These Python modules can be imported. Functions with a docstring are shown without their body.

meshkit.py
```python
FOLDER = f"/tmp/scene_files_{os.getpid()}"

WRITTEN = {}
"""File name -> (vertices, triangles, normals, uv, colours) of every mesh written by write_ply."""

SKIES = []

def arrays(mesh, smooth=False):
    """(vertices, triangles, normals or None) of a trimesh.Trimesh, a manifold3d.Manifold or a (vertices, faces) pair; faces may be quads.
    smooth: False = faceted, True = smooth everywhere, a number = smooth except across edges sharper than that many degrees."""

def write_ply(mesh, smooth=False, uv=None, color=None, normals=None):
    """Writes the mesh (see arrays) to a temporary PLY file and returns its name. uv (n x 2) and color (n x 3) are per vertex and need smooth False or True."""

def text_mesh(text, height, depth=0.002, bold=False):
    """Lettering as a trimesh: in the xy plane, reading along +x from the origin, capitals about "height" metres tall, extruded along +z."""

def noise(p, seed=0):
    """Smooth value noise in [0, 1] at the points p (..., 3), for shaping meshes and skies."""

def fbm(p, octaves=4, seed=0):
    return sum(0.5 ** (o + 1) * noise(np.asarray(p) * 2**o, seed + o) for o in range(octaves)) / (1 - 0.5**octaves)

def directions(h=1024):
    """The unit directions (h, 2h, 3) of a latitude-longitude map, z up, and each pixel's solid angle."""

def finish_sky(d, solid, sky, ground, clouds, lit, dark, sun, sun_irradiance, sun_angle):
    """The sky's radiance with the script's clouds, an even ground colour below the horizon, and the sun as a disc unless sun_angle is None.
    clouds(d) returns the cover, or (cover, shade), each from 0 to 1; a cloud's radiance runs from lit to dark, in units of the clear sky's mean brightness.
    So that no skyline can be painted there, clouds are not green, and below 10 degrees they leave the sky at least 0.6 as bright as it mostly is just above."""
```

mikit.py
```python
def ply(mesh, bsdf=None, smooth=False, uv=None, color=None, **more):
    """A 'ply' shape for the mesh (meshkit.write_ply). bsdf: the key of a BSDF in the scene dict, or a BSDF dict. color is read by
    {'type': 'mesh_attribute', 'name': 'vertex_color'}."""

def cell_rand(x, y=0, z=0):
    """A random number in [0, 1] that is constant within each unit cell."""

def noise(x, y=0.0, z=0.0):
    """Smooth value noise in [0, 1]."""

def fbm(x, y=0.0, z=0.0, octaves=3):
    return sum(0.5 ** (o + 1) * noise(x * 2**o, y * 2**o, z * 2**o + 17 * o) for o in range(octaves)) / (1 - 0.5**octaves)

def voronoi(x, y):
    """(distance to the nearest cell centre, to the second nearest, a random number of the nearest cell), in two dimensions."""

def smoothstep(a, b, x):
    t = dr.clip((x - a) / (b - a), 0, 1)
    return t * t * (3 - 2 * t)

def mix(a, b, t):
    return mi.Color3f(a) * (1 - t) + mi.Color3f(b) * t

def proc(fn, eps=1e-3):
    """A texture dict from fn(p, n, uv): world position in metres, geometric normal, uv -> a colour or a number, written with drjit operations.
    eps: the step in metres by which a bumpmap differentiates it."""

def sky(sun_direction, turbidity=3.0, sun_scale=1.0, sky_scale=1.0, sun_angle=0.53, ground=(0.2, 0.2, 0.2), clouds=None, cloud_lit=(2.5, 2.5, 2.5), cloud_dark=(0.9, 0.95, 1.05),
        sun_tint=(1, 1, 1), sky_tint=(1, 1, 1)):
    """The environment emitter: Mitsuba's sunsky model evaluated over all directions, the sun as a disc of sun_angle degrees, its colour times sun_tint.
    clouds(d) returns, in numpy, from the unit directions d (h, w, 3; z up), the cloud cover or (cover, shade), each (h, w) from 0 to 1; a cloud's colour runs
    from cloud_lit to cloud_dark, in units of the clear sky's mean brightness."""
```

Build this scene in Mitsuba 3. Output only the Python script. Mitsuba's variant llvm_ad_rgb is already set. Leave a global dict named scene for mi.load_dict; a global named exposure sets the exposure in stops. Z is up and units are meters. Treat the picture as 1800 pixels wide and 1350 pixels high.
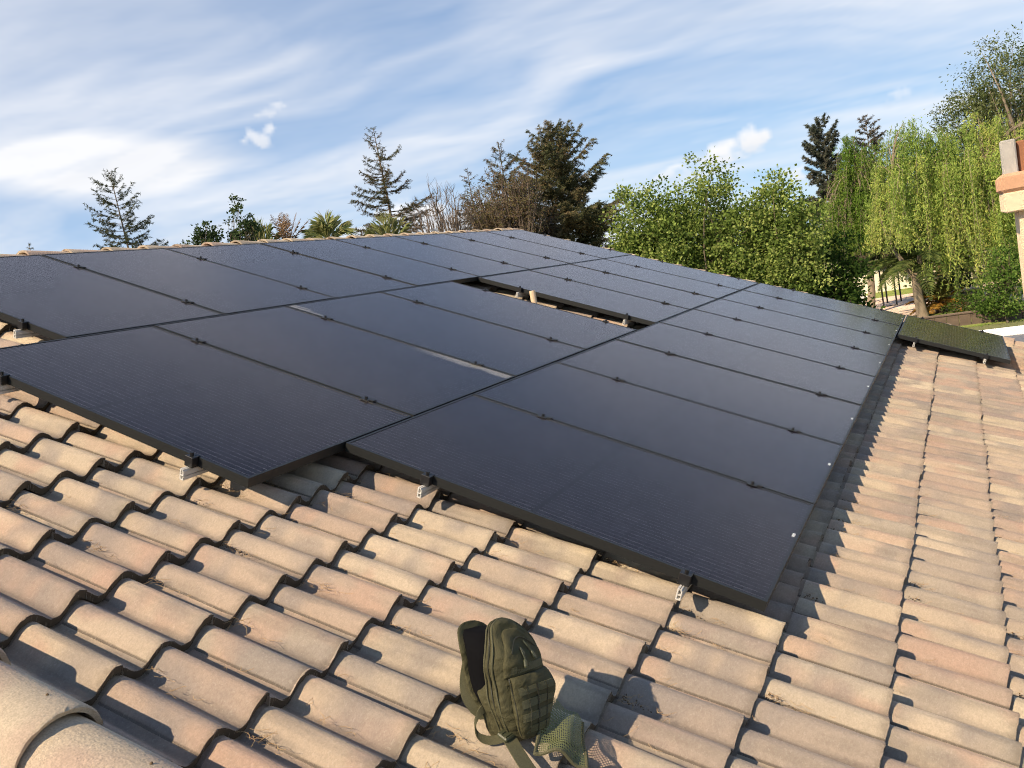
import math, random
import numpy as np, trimesh, manifold3d as m3
import drjit as dr, mitsuba as mi, mikit, meshkit
from mikit import noise, fbm, cell_rand, smoothstep, mix

T = mi.ScalarTransform4f
scene, labels = {}, {}
# ------------------------------------------------------------------ frame of the roof: u along the ridge, v down the slope, h above the glass
TH = math.radians(22.0); CS, SN = math.cos(TH), math.sin(TH); Z0 = 5.4
EX = np.array([1, 0, 0.]); EV = np.array([0, -CS, -SN]); EN = np.array([0, -SN, CS]); OR = np.array([0, 0, Z0])
def W(u, v, h=0.0): return OR + u * EX + v * EV + h * EN
def roof_matrix(u, v, h=0.0, spin=0.0, flip=False):
    """local x along the ridge, y up the slope, z off the roof"""
    c, s = math.cos(spin), math.sin(spin)
    A = np.eye(4); ax, ay = EX, -EV
    A[:3, 0], A[:3, 1], A[:3, 2], A[:3, 3] = c * ax + s * ay, -s * ax + c * ay, EN, W(u, v, h)
    return T(A.tolist())

# ------------------------------------------------------------------ camera, sky, exposure
CAM = np.array([-2.6332, -5.5872, 4.5799])
FWD = np.array([0.866304, 0.486748, -0.112219]); DOWN = np.array([-0.184717, 0.103433, -0.977334]); RIGHT = np.cross(DOWN, FWD)
scene['camera'] = {'type': 'perspective', 'fov': 63.152, 'fov_axis': 'x', 'near_clip': 0.05, 'far_clip': 2000.0,
                   'to_world': T().look_at(origin=CAM.tolist(), target=(CAM + FWD).tolist(), up=(-DOWN).tolist())}
SUN = -1.5 * EX - 1.08 * EV + 1.0 * EN; SUN /= np.linalg.norm(SUN)

def clouds(d):
    az = np.degrees(np.arctan2(d[..., 1], d[..., 0])); el = np.degrees(np.arcsin(np.clip(d[..., 2], -1, 1)))
    k = 1.0 / (d[..., 2] + 0.16)
    X, Y = d[..., 0] * k, d[..., 1] * k                              # a high flat layer
    A = -0.28 * X + 0.96 * Y; B = -0.96 * X - 0.28 * Y                # along / across the streaks
    def f(a, b, o, seed):
        s, w, t = 0, 0.5, 0
        for i in range(o):
            s = s + w * meshkit.noise(np.stack([a * 2**i, b * 2**i, np.full_like(a, 3.1 * i)], -1), seed + i); t += w; w *= 0.55
        return s / t
    warp = f(A * 1.1, B * 1.1, 3, 40) - 0.5
    streak = f(A * 0.8 + 1.3 * warp, B * 2.5 + 2.2 * warp, 7, 1)
    veil = f(A * 0.5, B * 0.8 + warp, 4, 20)
    left = 1 / (1 + np.exp(-(az - 30) / 10.0))                      # thicker cirrus to the north
    c = 0.20 + 0.62 * np.clip((streak - 0.36) * 2.6, 0, 1) * (0.5 + 0.6 * veil) + 0.38 * left * np.clip((veil - 0.25) * 2.5, 0, 1)
    bank = np.exp(-(((az - 53) / 10.0) ** 2 + ((el - 11.8 - 1.2 * np.sin(az * .12)) / 2.6) ** 2)) * np.clip(.25 + 1.3 * f(A * 2.4 + warp, B * 5 + 2 * warp, 5, 61), 0, 1)
    c = np.maximum(c, np.clip(1.25 * bank, 0, .95))
    fine = f(A * 5, B * 14 + 3 * warp, 4, 70)
    c = np.clip(c * (0.72 + 0.56 * fine), 0, 0.93)
    c = c * (1 - 0.92 * np.clip((el - 22) / 20.0, 0, 1))            # thins out to clear blue overhead
    shade = np.clip(0.22 * (f(A * 1.6, B * 5, 4, 90) - 0.35) * 2, 0, 0.6)
    def puff(a0, e0, ra, re, seed, amp=1.0):
        n = f((az - a0) / ra * 2.3, (el - e0) / re * 1.7, 6, seed)
        r2 = ((az - a0) / ra) ** 2 + ((el - e0) / re * np.where(el < e0, 1.5, 1.0)) ** 2
        q = np.clip((1.35 - r2 - 2.3 * (n - 0.30)) * .85, 0, 1); return amp * q * q * (3 - 2 * q)
    for (a0, e0, ra, re, seed, amp) in ((41.0, 13.6, 2.3, 1.0, 5, .75), (42.6, 12.2, 1.7, 1.0, 6, .8), (13.0, 5.9, 3.2, 1.3, 7, 1), (11.2, 6.6, 2.2, 1.5, 8, 1), (16.0, 5.4, 2.4, .9, 17, .8),
                                    (8.6, 3.9, 1.6, 1.0, 9, .9), (2.2, 7.0, 2.0, .8, 10, .6), (34.0, 6.0, 3.4, 1.5, 11, 1), (37.5, 5.4, 2.5, .9, 12, .8), (56.0, 12.8, 2.6, .8, 13, .35),
                                    (-25, 9, 6, 2.0, 14, 1), (80, 11, 7, 2.0, 15, .8), (120, 9, 7, 2, 16, .8), (-70, 10, 8, 2.2, 18, .9)):
        p = puff(a0, e0, ra, re, seed, amp)
        low = np.clip((e0 - el) / re * 0.5 + 0.25, 0, 0.75)
        c, shade = np.maximum(c, p), shade * (1 - p) + p * low * 0.8
    return c, np.clip(shade, 0, 1)

scene['sky'] = mikit.sky(SUN.tolist(), turbidity=3, sun_scale=1.4, sky_scale=1.1, clouds=clouds, cloud_lit=(3.3, 3.28, 3.3), cloud_dark=(1.95, 2.1, 2.35), sky_tint=(.76, 1.02, 1.20))
exposure = 1.65

# ------------------------------------------------------------------ helpers
def rng(seed): return np.random.default_rng(seed)
def add(key, mesh, bsdf, label=None, cat=None, group=None, kind=None, smooth=False, uv=None, color=None, to_world=None):
    k, i = key, 0
    while k in scene: i += 1; k = f'{key}_{i:03d}'
    d = dict(mesh) if isinstance(mesh, dict) else mikit.ply(mesh, bsdf, smooth=smooth, uv=uv, color=color)
    if to_world is not None: d['to_world'] = to_world
    scene[k] = d
    tag(k, label, cat, group, kind)
    return k
used_roots = {}
def root(name):
    used_roots[name] = used_roots.get(name, -1) + 1
    return name if used_roots[name] == 0 else f'{name}_{used_roots[name]:03d}'
def tag(k, label=None, cat=None, group=None, kind=None):
    e = {n: x for n, x in (('label', label), ('category', cat), ('group', group), ('kind', kind)) if x}
    if e: labels[k] = {**labels.get(k, {}), **e}
def box(x0, x1, y0, y1, z0, z1):
    b = trimesh.creation.box((x1 - x0, y1 - y0, z1 - z0)); b.apply_translation(((x0 + x1) / 2, (y0 + y1) / 2, (z0 + z1) / 2)); return b
def bevel_box(x0, x1, y0, y1, z0, z1, r):
    P = [(x, y, z) for x in (x0 + r, x1 - r) for y in (y0 + r, y1 - r) for z in (z0, z1)] + [(x, y, z) for x in (x0, x1) for y in (y0 + r, y1 - r) for z in (z0 + r, z1 - r)] + \
        [(x, y, z) for x in (x0 + r, x1 - r) for y in (y0, y1) for z in (z0 + r, z1 - r)]
    return trimesh.Trimesh(*[np.array(q) for q in (lambda h: (h.vertices, h.faces))(trimesh.convex.convex_hull(np.array(P)))], process=False)
def cat(ms): return trimesh.util.concatenate(ms)
def grid_mesh(P):
    """P (n, m, 3) -> quads"""
    n, m = P.shape[:2]; i, j = np.meshgrid(np.arange(n - 1), np.arange(m - 1), indexing='ij')
    q = np.stack([i * m + j, i * m + j + 1, (i + 1) * m + j + 1, (i + 1) * m + j], -1).reshape(-1, 4)
    return trimesh.Trimesh(P.reshape(-1, 3), np.vstack([q[:, [0, 1, 2]], q[:, [0, 2, 3]]]), process=False)
def tube(pts, rad, sides=6, cap=True):
    p = np.asarray(pts, float); n = len(p); rad = np.broadcast_to(rad, (n,))
    t = np.gradient(p, axis=0); t /= np.linalg.norm(t, axis=1, keepdims=True) + 1e-12
    a = np.cross(t, [0.31, 0.2, 0.93]); a /= np.linalg.norm(a, axis=1, keepdims=True) + 1e-9; b = np.cross(t, a)
    g = np.arange(sides) * 2 * np.pi / sides
    v = p[:, None] + rad[:, None, None] * (np.cos(g)[None, :, None] * a[:, None] + np.sin(g)[None, :, None] * b[:, None])
    i, j = np.meshgrid(np.arange(n - 1), np.arange(sides), indexing='ij')
    q = np.stack([i * sides + j, i * sides + (j + 1) % sides, (i + 1) * sides + (j + 1) % sides, (i + 1) * sides + j], -1).reshape(-1, 4)
    f = [q[:, [0, 1, 2]], q[:, [0, 2, 3]]]
    if cap:
        k = np.arange(1, sides - 1)
        f += [np.stack([k * 0, k + 1, k], 1), np.stack([k * 0, k, k + 1], 1) + (n - 1) * sides]
    return trimesh.Trimesh(v.reshape(-1, 3), np.vstack(f), process=False)
def curve(pts, n=12):
    p = np.asarray(pts, float)
    if len(p) < 3: return np.linspace(p[0], p[-1], n)
    from scipy.interpolate import CubicSpline
    s = np.r_[0, np.cumsum(np.linalg.norm(np.diff(p, axis=0), axis=1))]
    return CubicSpline(s, p)(np.linspace(0, s[-1], n))
def leaves(C, D, L, Wd, r, up=None):
    """diamond leaves: centres C, directions D, lengths L, widths Wd"""
    n = len(C); D = D / (np.linalg.norm(D, axis=1, keepdims=True) + 1e-9)
    s = np.cross(D, r.normal(size=(n, 3))); s /= np.linalg.norm(s, axis=1, keepdims=True) + 1e-9
    L = np.broadcast_to(L, (n,))[:, None]; Wd = np.broadcast_to(Wd, (n,))[:, None]
    V = np.stack([C - D * L * .5, C + s * Wd * .5 - D * L * .05, C + D * L * .5, C - s * Wd * .5 - D * L * .05], 1).reshape(-1, 3)
    b = np.arange(n)[:, None] * 4
    F = np.vstack([b + [[0, 1, 2]], b + [[0, 2, 3]]])
    return V, F
def leaf_colors(cols, n, r, jit=0.25, pick=None):
    cols = np.array(cols, float); k = r.integers(0, len(cols), n) if pick is None else pick
    return np.repeat(np.clip(cols[k] * (1 + jit * r.uniform(-1, 1, (n, 1))), 0.004, .8), 4, axis=0)

def tex(fn, eps=1e-3): return mikit.proc(fn, eps)
def rgb(*c): return {'type': 'rgb', 'value': list(c)}
def two(b): return {'type': 'twosided', 'bsdf': b}
def prin(color, rough=.6, **k): return two({'type': 'principled', 'base_color': color if isinstance(color, dict) else rgb(*color), 'roughness': rough, **k})

# ------------------------------------------------------------------ materials
PITCH, COURSE, VBUTT, U0 = 0.149, 0.350, 3.960, 0.0745
CREST, VALLEY = -0.112, -0.156
def tile_color(p, n, uv):
    v = -p.y * CS - (p.z - Z0) * SN - .006
    u = p.x
    k = dr.floor((v - VBUTT) / COURSE) + 1
    st = dr.select((k - 2 * dr.floor(k / 2)) > .5, 1.0, 0.0)
    a = (u - U0) / PITCH - .62
    j = dr.floor((a + st) / 2)
    r1, r2, r3 = cell_rand(j, k, 1), cell_rand(j, k, 2), cell_rand(j, k, 3)
    c = mix([.425, .345, .250], [.350, .265, .205], smoothstep(.35, .75, r1))
    c = mix(c, [.275, .235, .200], smoothstep(.55, 1.0, r2) * .55)
    c = mix(c, [.50, .42, .305], smoothstep(.7, 1.0, r3) * .6)
    big = fbm(u * 9 + r1 * 40, v * 5 + r2 * 30, 0, 3)
    c = mix(c, [.40, .262, .195], smoothstep(.52, .73, big) * .55)            # flashed pink patches
    grey = fbm(u * 7 + 50 * r2, v * 6 + 9, 3.3, 3)
    c = mix(c, [.225, .195, .175], smoothstep(.44, .69, grey) * .7)
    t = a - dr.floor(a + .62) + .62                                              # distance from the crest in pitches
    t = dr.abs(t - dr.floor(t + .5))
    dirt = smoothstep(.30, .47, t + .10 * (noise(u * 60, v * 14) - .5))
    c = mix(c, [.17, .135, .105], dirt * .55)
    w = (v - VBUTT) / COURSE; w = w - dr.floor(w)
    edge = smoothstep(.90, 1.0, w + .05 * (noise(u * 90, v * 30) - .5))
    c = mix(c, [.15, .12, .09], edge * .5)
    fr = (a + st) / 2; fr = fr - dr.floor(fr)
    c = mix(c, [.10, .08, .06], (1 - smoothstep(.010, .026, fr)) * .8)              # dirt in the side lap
    run = fbm(u * 34 + 7 * r2, v * 3.2, 2.0, 3)
    c = mix(c, [.21, .175, .14], smoothstep(.55, .8, run) * .42)                   # streaks washed down the slope
    c = mix(c, [.20, .185, .13], smoothstep(.64, .8, fbm(u * 2.3, v * 2.3, 8.0, 3)) * .25)
    sp = noise(u * 420, v * 420, 1.0); sp2 = noise(u * 170, v * 170, 4.0)
    c = c * (.86 + .18 * sp + .12 * sp2)
    c = mix(c, [.085, .068, .050], smoothstep(.55, .8, -n.y * CS - n.z * SN))        # shade painted into the butt ends by face direction
    return mix(c, [.55, .48, .40], smoothstep(.80, .93, noise(u * 260, v * 260, 9.0)) * .16)
def tile_bump(p, n, uv):
    return noise(p.x * 300, p.y * 300, p.z * 300) + .8 * noise(p.x * 120, p.y * 120, p.z * 120)
def bumped(b, fn, scale, eps=.0012): return two({'type': 'bumpmap', 'scale': scale, 'tex': tex(fn, eps), 'bsdf': b})
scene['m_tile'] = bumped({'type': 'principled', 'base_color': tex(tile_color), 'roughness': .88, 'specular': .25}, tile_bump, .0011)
def cap_color(p, n, uv):
    b = fbm(p.x * 5, p.y * 5, p.z * 5, 3); g = fbm(p.x * 4 + 9, p.y * 4, p.z * 4, 3)
    c = mix([.46, .38, .28], [.41, .305, .235], smoothstep(.4, .7, b)); c = mix(c, [.30, .24, .18], smoothstep(.5, .75, g) * .6)
    return c * (.82 + .34 * noise(p.x * 330, p.y * 330, p.z * 330))
scene['m_cap'] = bumped({'type': 'principled', 'base_color': tex(cap_color), 'roughness': .88, 'specular': .25}, tile_bump, .0011)
scene['m_felt'] = prin((.035, .032, .03), .95)
scene['m_frame'] = prin((.014, .015, .015), .42, specular=.45)
scene['m_black'] = prin((.012, .012, .013), .4)
scene['m_alu'] = prin((.66, .64, .60), .5, metallic=.2)
scene['m_steel'] = prin((.45, .44, .42), .35, metallic=.8)
CELL = .1665
def cell_base(x, y, seed):
    fx = x / CELL; gx = dr.abs(fx - dr.floor(fx + .5)) * CELL                      # to the nearest cell joint
    cy = dr.select(y > .859, y - .868, y - .016)
    fy = cy / .0838; gy = dr.abs(fy - dr.floor(fy + .5)) * .0838
    bb = fx * 6; lb = dr.abs(bb - dr.floor(bb) - .5) * CELL / 6                   # busbars along the long side
    tone = cell_rand(dr.floor(fx), dr.floor(fy), seed)
    c = mix([.0028, .0022, .0056], [.0046, .0036, .0082], tone)
    gap = dr.maximum(1 - smoothstep(.0008, .0016, gx), 1 - smoothstep(.0012, .0022, gy))
    mid = 1 - smoothstep(.008, .010, dr.abs(y - .859))
    line = (1 - smoothstep(.0006, .0014, lb)) * (1 - dr.maximum(gap, mid)) * (.55 + .6 * cell_rand(dr.floor(bb), dr.floor(fy), 5.0))
    c = mix(c, [.0035, .0035, .0045], dr.maximum(gap, mid))
    return mix(c, [.13, .125, .145], line)
def panel_color(p, n, uv):
    c = cell_base(uv.x, uv.y, 3.0)
    dust = fbm(p.x * 1.7, p.y * 1.7, 2.0, 3) * .5 + fbm(p.x * 11, p.y * 11, 6.0, 3) * .5
    return mix(c, [.20, .18, .15], .004 + .013 * smoothstep(.40, .75, dust))
def stain_color(p, n, uv):
    c = panel_color(p, n, uv)
    w = noise(uv.x * 40, uv.y * 9, 3.0) - .5
    a = (1 - smoothstep(.0, .055, uv.x + .03 * w)) * smoothstep(.95, 1.5, uv.y) * .0
    e = (1 - smoothstep(.02, .09, 1.008 - uv.x + .05 * w)) * smoothstep(.98, 1.45, uv.y + .1 * w) * (.4 + .8 * noise(uv.x * 160, uv.y * 60))
    return mix(c, [.30, .28, .24], dr.clip(e + a, 0, .75))
def streak_color(p, n, uv):
    c = panel_color(p, n, uv)
    w = noise(uv.x * 60, uv.y * 20, 3.0) - .5
    e = (1 - smoothstep(.015, .07, uv.x + .04 * w + .12 * uv.y)) * (1 - smoothstep(.35, .6, uv.y)) * (.5 + .7 * noise(uv.x * 200, uv.y * 40))
    f_ = (1 - smoothstep(.006, .012, dr.abs(uv.x - .055 - .10 * uv.y))) * (1 - smoothstep(.08, .16, uv.y)) * .7
    return mix(c, [.30, .28, .24], dr.clip(e + f_, 0, .8))
GLASS = dict(roughness=.15, specular=.5)
for k, fn in (('m_panel', panel_color), ('m_panel_stained', stain_color), ('m_panel_streaked', streak_color)):
    scene[k] = two({'type': 'roughplastic', 'diffuse_reflectance': tex(fn), 'specular_reflectance': rgb(1.0, .92, .90), 'alpha': .022, 'int_ior': 1.42, 'distribution': 'ggx', 'nonlinear': False})
def stucco(p, n, uv): return mi.Color3f(.78, .62, .43) * (.9 + .12 * fbm(p.x * 30, p.y * 30, p.z * 30, 3)) * (.93 + .1 * fbm(p.x * 2, p.y * 2, p.z * 2, 2))
scene['m_stucco'] = bumped({'type': 'principled', 'base_color': tex(stucco), 'roughness': .92, 'specular': .2}, lambda p, n, uv: fbm(p.x * 90, p.y * 90, p.z * 90, 3), .012, .003)
scene['m_terracotta'] = prin(tex(lambda p, n, uv: mi.Color3f(.54, .31, .19) * (.85 + .25 * fbm(p.x * 14, p.y * 14, p.z * 14, 3))), .9)
scene['m_pipegrey'] = prin(tex(lambda p, n, uv: mi.Color3f(.40, .38, .35) * (.75 + .4 * fbm(p.x * 16, p.y * 16, p.z * 5, 3))), .7)
scene['m_rust'] = prin((.28, .12, .06), .85)
scene['m_cream'] = prin((.70, .52, .34), .8)
scene['m_label'] = prin((.55, .55, .54), .6)
scene['m_white'] = prin((.80, .79, .76), .7)
scene['m_membrane'] = prin((.12, .125, .14), .8)
def block_color(p, n, uv): return mi.Color3f(.82, .74, .58) * (.9 + .15 * fbm(p.x * 3, p.y * 3, p.z * 6, 3))
scene['m_blockwall'] = prin(tex(block_color), .9)
scene['m_brownwall'] = prin(tex(lambda p, n, uv: mi.Color3f(.13, .095, .07) * (.7 + .6 * fbm(p.x * 3, p.y * 3, p.z * 7, 3))), .9)
scene['m_stone'] = prin(tex(lambda p, n, uv: mi.Color3f(.26, .24, .21) * (.55 + .9 * fbm(p.x * 5, p.y * 5, p.z * 5, 3))), .9)
scene['m_lawn'] = prin(tex(lambda p, n, uv: mix([.11, .17, .03], [.20, .21, .06], fbm(p.x * 1.5, p.y * 1.5, 0, 4))), .95)
scene['m_patio'] = prin(tex(lambda p, n, uv: mix([.50, .36, .27], [.58, .45, .35], fbm(p.x * .8, p.y * .8, 0, 4))), .9)
scene['m_ground'] = prin(tex(lambda p, n, uv: mix([.16, .13, .085], [.10, .12, .04], fbm(p.x * .12, p.y * .12, 0, 4))), .95)
scene['m_darkmetal'] = prin((.02, .02, .022), .5)
def bark(a, b): return prin(tex(lambda p, n, uv: mix(a, b, fbm(p.x * 9, p.y * 9, p.z * 3, 3))), .9)
scene['m_bark'] = bark([.10, .075, .05], [.21, .165, .12])
scene['m_twig'] = prin((.16, .125, .10), .9)
scene['m_barkpale'] = bark([.20, .15, .105], [.36, .29, .21])
VC = {'type': 'mesh_attribute', 'name': 'vertex_color'}
scene['m_leaf'] = {'type': 'principledthin', 'base_color': VC, 'roughness': .55, 'diff_trans': .75, 'spec_trans': 0.0}
scene['m_needle'] = two({'type': 'principled', 'base_color': VC, 'roughness': .7, 'specular': .3})
def cord_color(p, n, uv): return mi.Color3f(.060, .056, .027) * (.75 + .35 * noise(p.x * 700, p.y * 700, p.z * 700) + .2 * fbm(p.x * 25, p.y * 25, p.z * 25, 3))
def cord_bump(p, n, uv): return noise(p.x * 500, p.y * 500, p.z * 500) + 9 * fbm(p.x * 30, p.y * 30, p.z * 44, 3)
scene['m_cordura'] = bumped({'type': 'principled', 'base_color': tex(cord_color), 'roughness': .8, 'sheen': .3, 'specular': .3}, cord_bump, .0014)
scene['m_webbing'] = prin(tex(lambda p, n, uv: mi.Color3f(.082, .078, .040) * (.8 + .4 * noise(p.x * 600, p.y * 600, p.z * 600))), .8)
scene['m_lining'] = prin((.006, .006, .007), .95, specular=.05)
scene['m_zip'] = prin((.03, .03, .018), .6)
scene['m_netting'] = prin((.12, .135, .055), .8)
scene['m_plastic_olive'] = prin((.06, .065, .035), .45)

# ------------------------------------------------------------------ ground and garden far right
add('ground', box(-120, 260, -180, 200, -.5, 0), 'm_ground', kind='structure')

# ------------------------------------------------------------------ the house and its roof
HOUSE = root('house')
tag(HOUSE, 'house with low tan concrete tile roof under the solar panels', 'house')
UL, UR, VR, VE = -1.68, 8.78, -0.24, 7.7
def slab(u0, u1, v0, v1, h0, h1):
    P = np.array([W(u, v, h) for u in (u0, u1) for v in (v0, v1) for h in (h0, h1)])
    return trimesh.convex.convex_hull(P)
ROOF = HOUSE + '__roof'
RZ = W(0, VR, -.20)
back = trimesh.convex.convex_hull(np.array([RZ * [0, 1, 1] + [u, d * CS, -d * SN + o] for u in (UL, UR) for d in (0, 7.5) for o in (0, -.06)]))
add(ROOF, cat([slab(UL, UR, VR, VE, -.26, -.19), back]), 'm_felt')
ye, ze = W(0, VE - .5, -.27)[1:]
yb = RZ[1] + 7.0 * CS; zb = RZ[2] - 7.0 * SN - .1
from shapely.geometry import Polygon
prof = Polygon([(ye, -.1), (yb, -.1), (yb, zb), (RZ[1], RZ[2] - .1), (ye, ze)])
w = trimesh.creation.extrude_polygon(prof, UR - .15 - (UL + .15), engine='earcut')
w.apply_transform(np.array([[0, 0, 1, UL + .15], [1, 0, 0, 0], [0, 1, 0, 0], [0, 0, 0, 1.]]))
add(HOUSE + '__wall', w, 'm_stucco')

# roof tiles: two rolls each
def tile_mesh(seed):
    r = rng(seed); L = .43; thick = .030
    ts = []                                    # profile stations in pitches from the first crest
    for q in (0, 1, 2):
        ts += [q + x for x in (-.46, -.40, -.33, -.25, -.16, -.08, 0, .08, .16, .25, .33, .40, .46)]
    ts = np.array([t for t in ts if .14 <= t + .0 <= 2.14]); ts = np.r_[.10, ts, 2.14] if True else ts
    ts = np.unique(np.r_[.10, ts, 2.14])
    a = np.abs(ts - np.round(ts)); z = np.where(a < .43, (CREST - VALLEY) * (.5 + .5 * np.cos(np.pi * np.minimum(a, .43) / .43)) ** .64, 0)
    z = z + .008 * np.clip((ts - 1.72) / .3, 0, 1)
    ys = np.array([0.0, .002, .05, .2, L]); slope = -thick / COURSE
    rag = .0016 * r.normal(size=len(ts)); rag = np.convolve(rag, [.3, .4, .3], 'same') + .0009 * r.normal(size=len(ts))
    top = np.zeros((len(ys), len(ts), 3))
    for i, y in enumerate(ys):
        top[i, :, 0] = ts * PITCH; top[i, :, 1] = y + (rag if i < 2 else 0); top[i, :, 2] = z + slope * y + VALLEY + thick * .5
        top[i, :, 2] += .0009 * r.normal(size=len(ts)) if i else -.0015
    bot = top[:1].copy(); bot[..., 2] -= thick - .0015; bot[..., 1] += .006
    back_ = top[-1:].copy(); back_[..., 2] -= thick
    allp = np.concatenate([top[::-1], top[:1], bot, back_], 0)                       # head .. tail top, tail butt, underside
    m = grid_mesh(allp)
    side = []
    for c in (0, -1):
        s = np.stack([top[:, c], top[:, c] - [0, 0, thick]], 1)
        side.append(grid_mesh(s if c == 0 else s[:, ::-1]))
    m = cat([m] + side); m.invert(); return m
TILES = [mikit.ply(tile_mesh(100 + i), 'm_tile', smooth=38) for i in range(7)]
TMESH = [tile_mesh(100 + i) for i in range(7)]
PW, PL, PU, PV = 1.035, 1.755, 1.05, 1.768
GAP0, GAP1 = 3.5 * PU, 3.94 * PU
rects = [(0, 8 * PU, 0, PL), (-.51 * PU, 3.49 * PU - .02, PV, PV + PL), (3.94 * PU, 7.94 * PU + .03, PV, PV + PL), (0, 8 * PU - .02, 2 * PV, 2 * PV + PL), (6.67, 6.67 + PL, 3 * PV, 3 * PV + PW)]
def screen(P):
    q = P - CAM; z = q @ FWD; return 900 + 1464.3 * (q @ RIGHT) / z, 675 + 1464.3 * (q @ DOWN) / z, z
def seen(P):
    x, y, z = screen(P)
    if z < .2 or not (-30 < x < 1830 and -30 < y < 1380): return False
    hc = (CAM - OR) @ EN; hp = (P - OR) @ EN; t = hc / (hc - hp); Q = CAM + (P - CAM) * t - OR; u, v = Q @ EX, Q @ EV
    return not any(a - .0 < u < b and c < v < d for a, b, c, d in rects)
placed = []
rt = rng(5)
for k in range(-12, 11):
    vb = VBUTT + k * COURSE; st = k % 2
    if vb < VR + .12 or vb > VE + .1: continue
    for j in range(-12, 60):
        u = U0 + PITCH * (2 * j - st)
        if u + .45 < UL or u + .02 > UR: continue
        var = int(rt.integers(0, 7)); M_ = (u + .0008 * rt.normal(), vb + .004 * rt.normal(), .0015 * rt.normal(), .004 * rt.normal())
        vis = sum(seen(W(u + a, vb - b, CREST)) for a in (.03, .15, .29) for b in (.02, .17, .33))
        placed.append((-vis * 1e-0 / np.linalg.norm(W(u + .15, vb - .15, CREST) - CAM) ** 2 if vis else 0, var, M_))
order = sorted(range(len(placed)), key=lambda i: placed[i][0])
parts = [i for i in order if placed[i][0] < 0][:280]; rest = [i for i in order if i not in set(parts)]
for i in sorted(parts):
    _, var, (u, v, h, s_) = placed[i]
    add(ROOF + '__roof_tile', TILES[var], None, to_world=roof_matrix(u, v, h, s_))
fm = []
for i in rest:
    _, var, (u, v, h, s_) = placed[i]; m = TMESH[var].copy(); m.apply_transform(np.array(roof_matrix(u, v, h, s_).matrix)); fm.append(m)
add(ROOF + '__tile_field', cat(fm), 'm_tile', smooth=38, kind='stuff')

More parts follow.
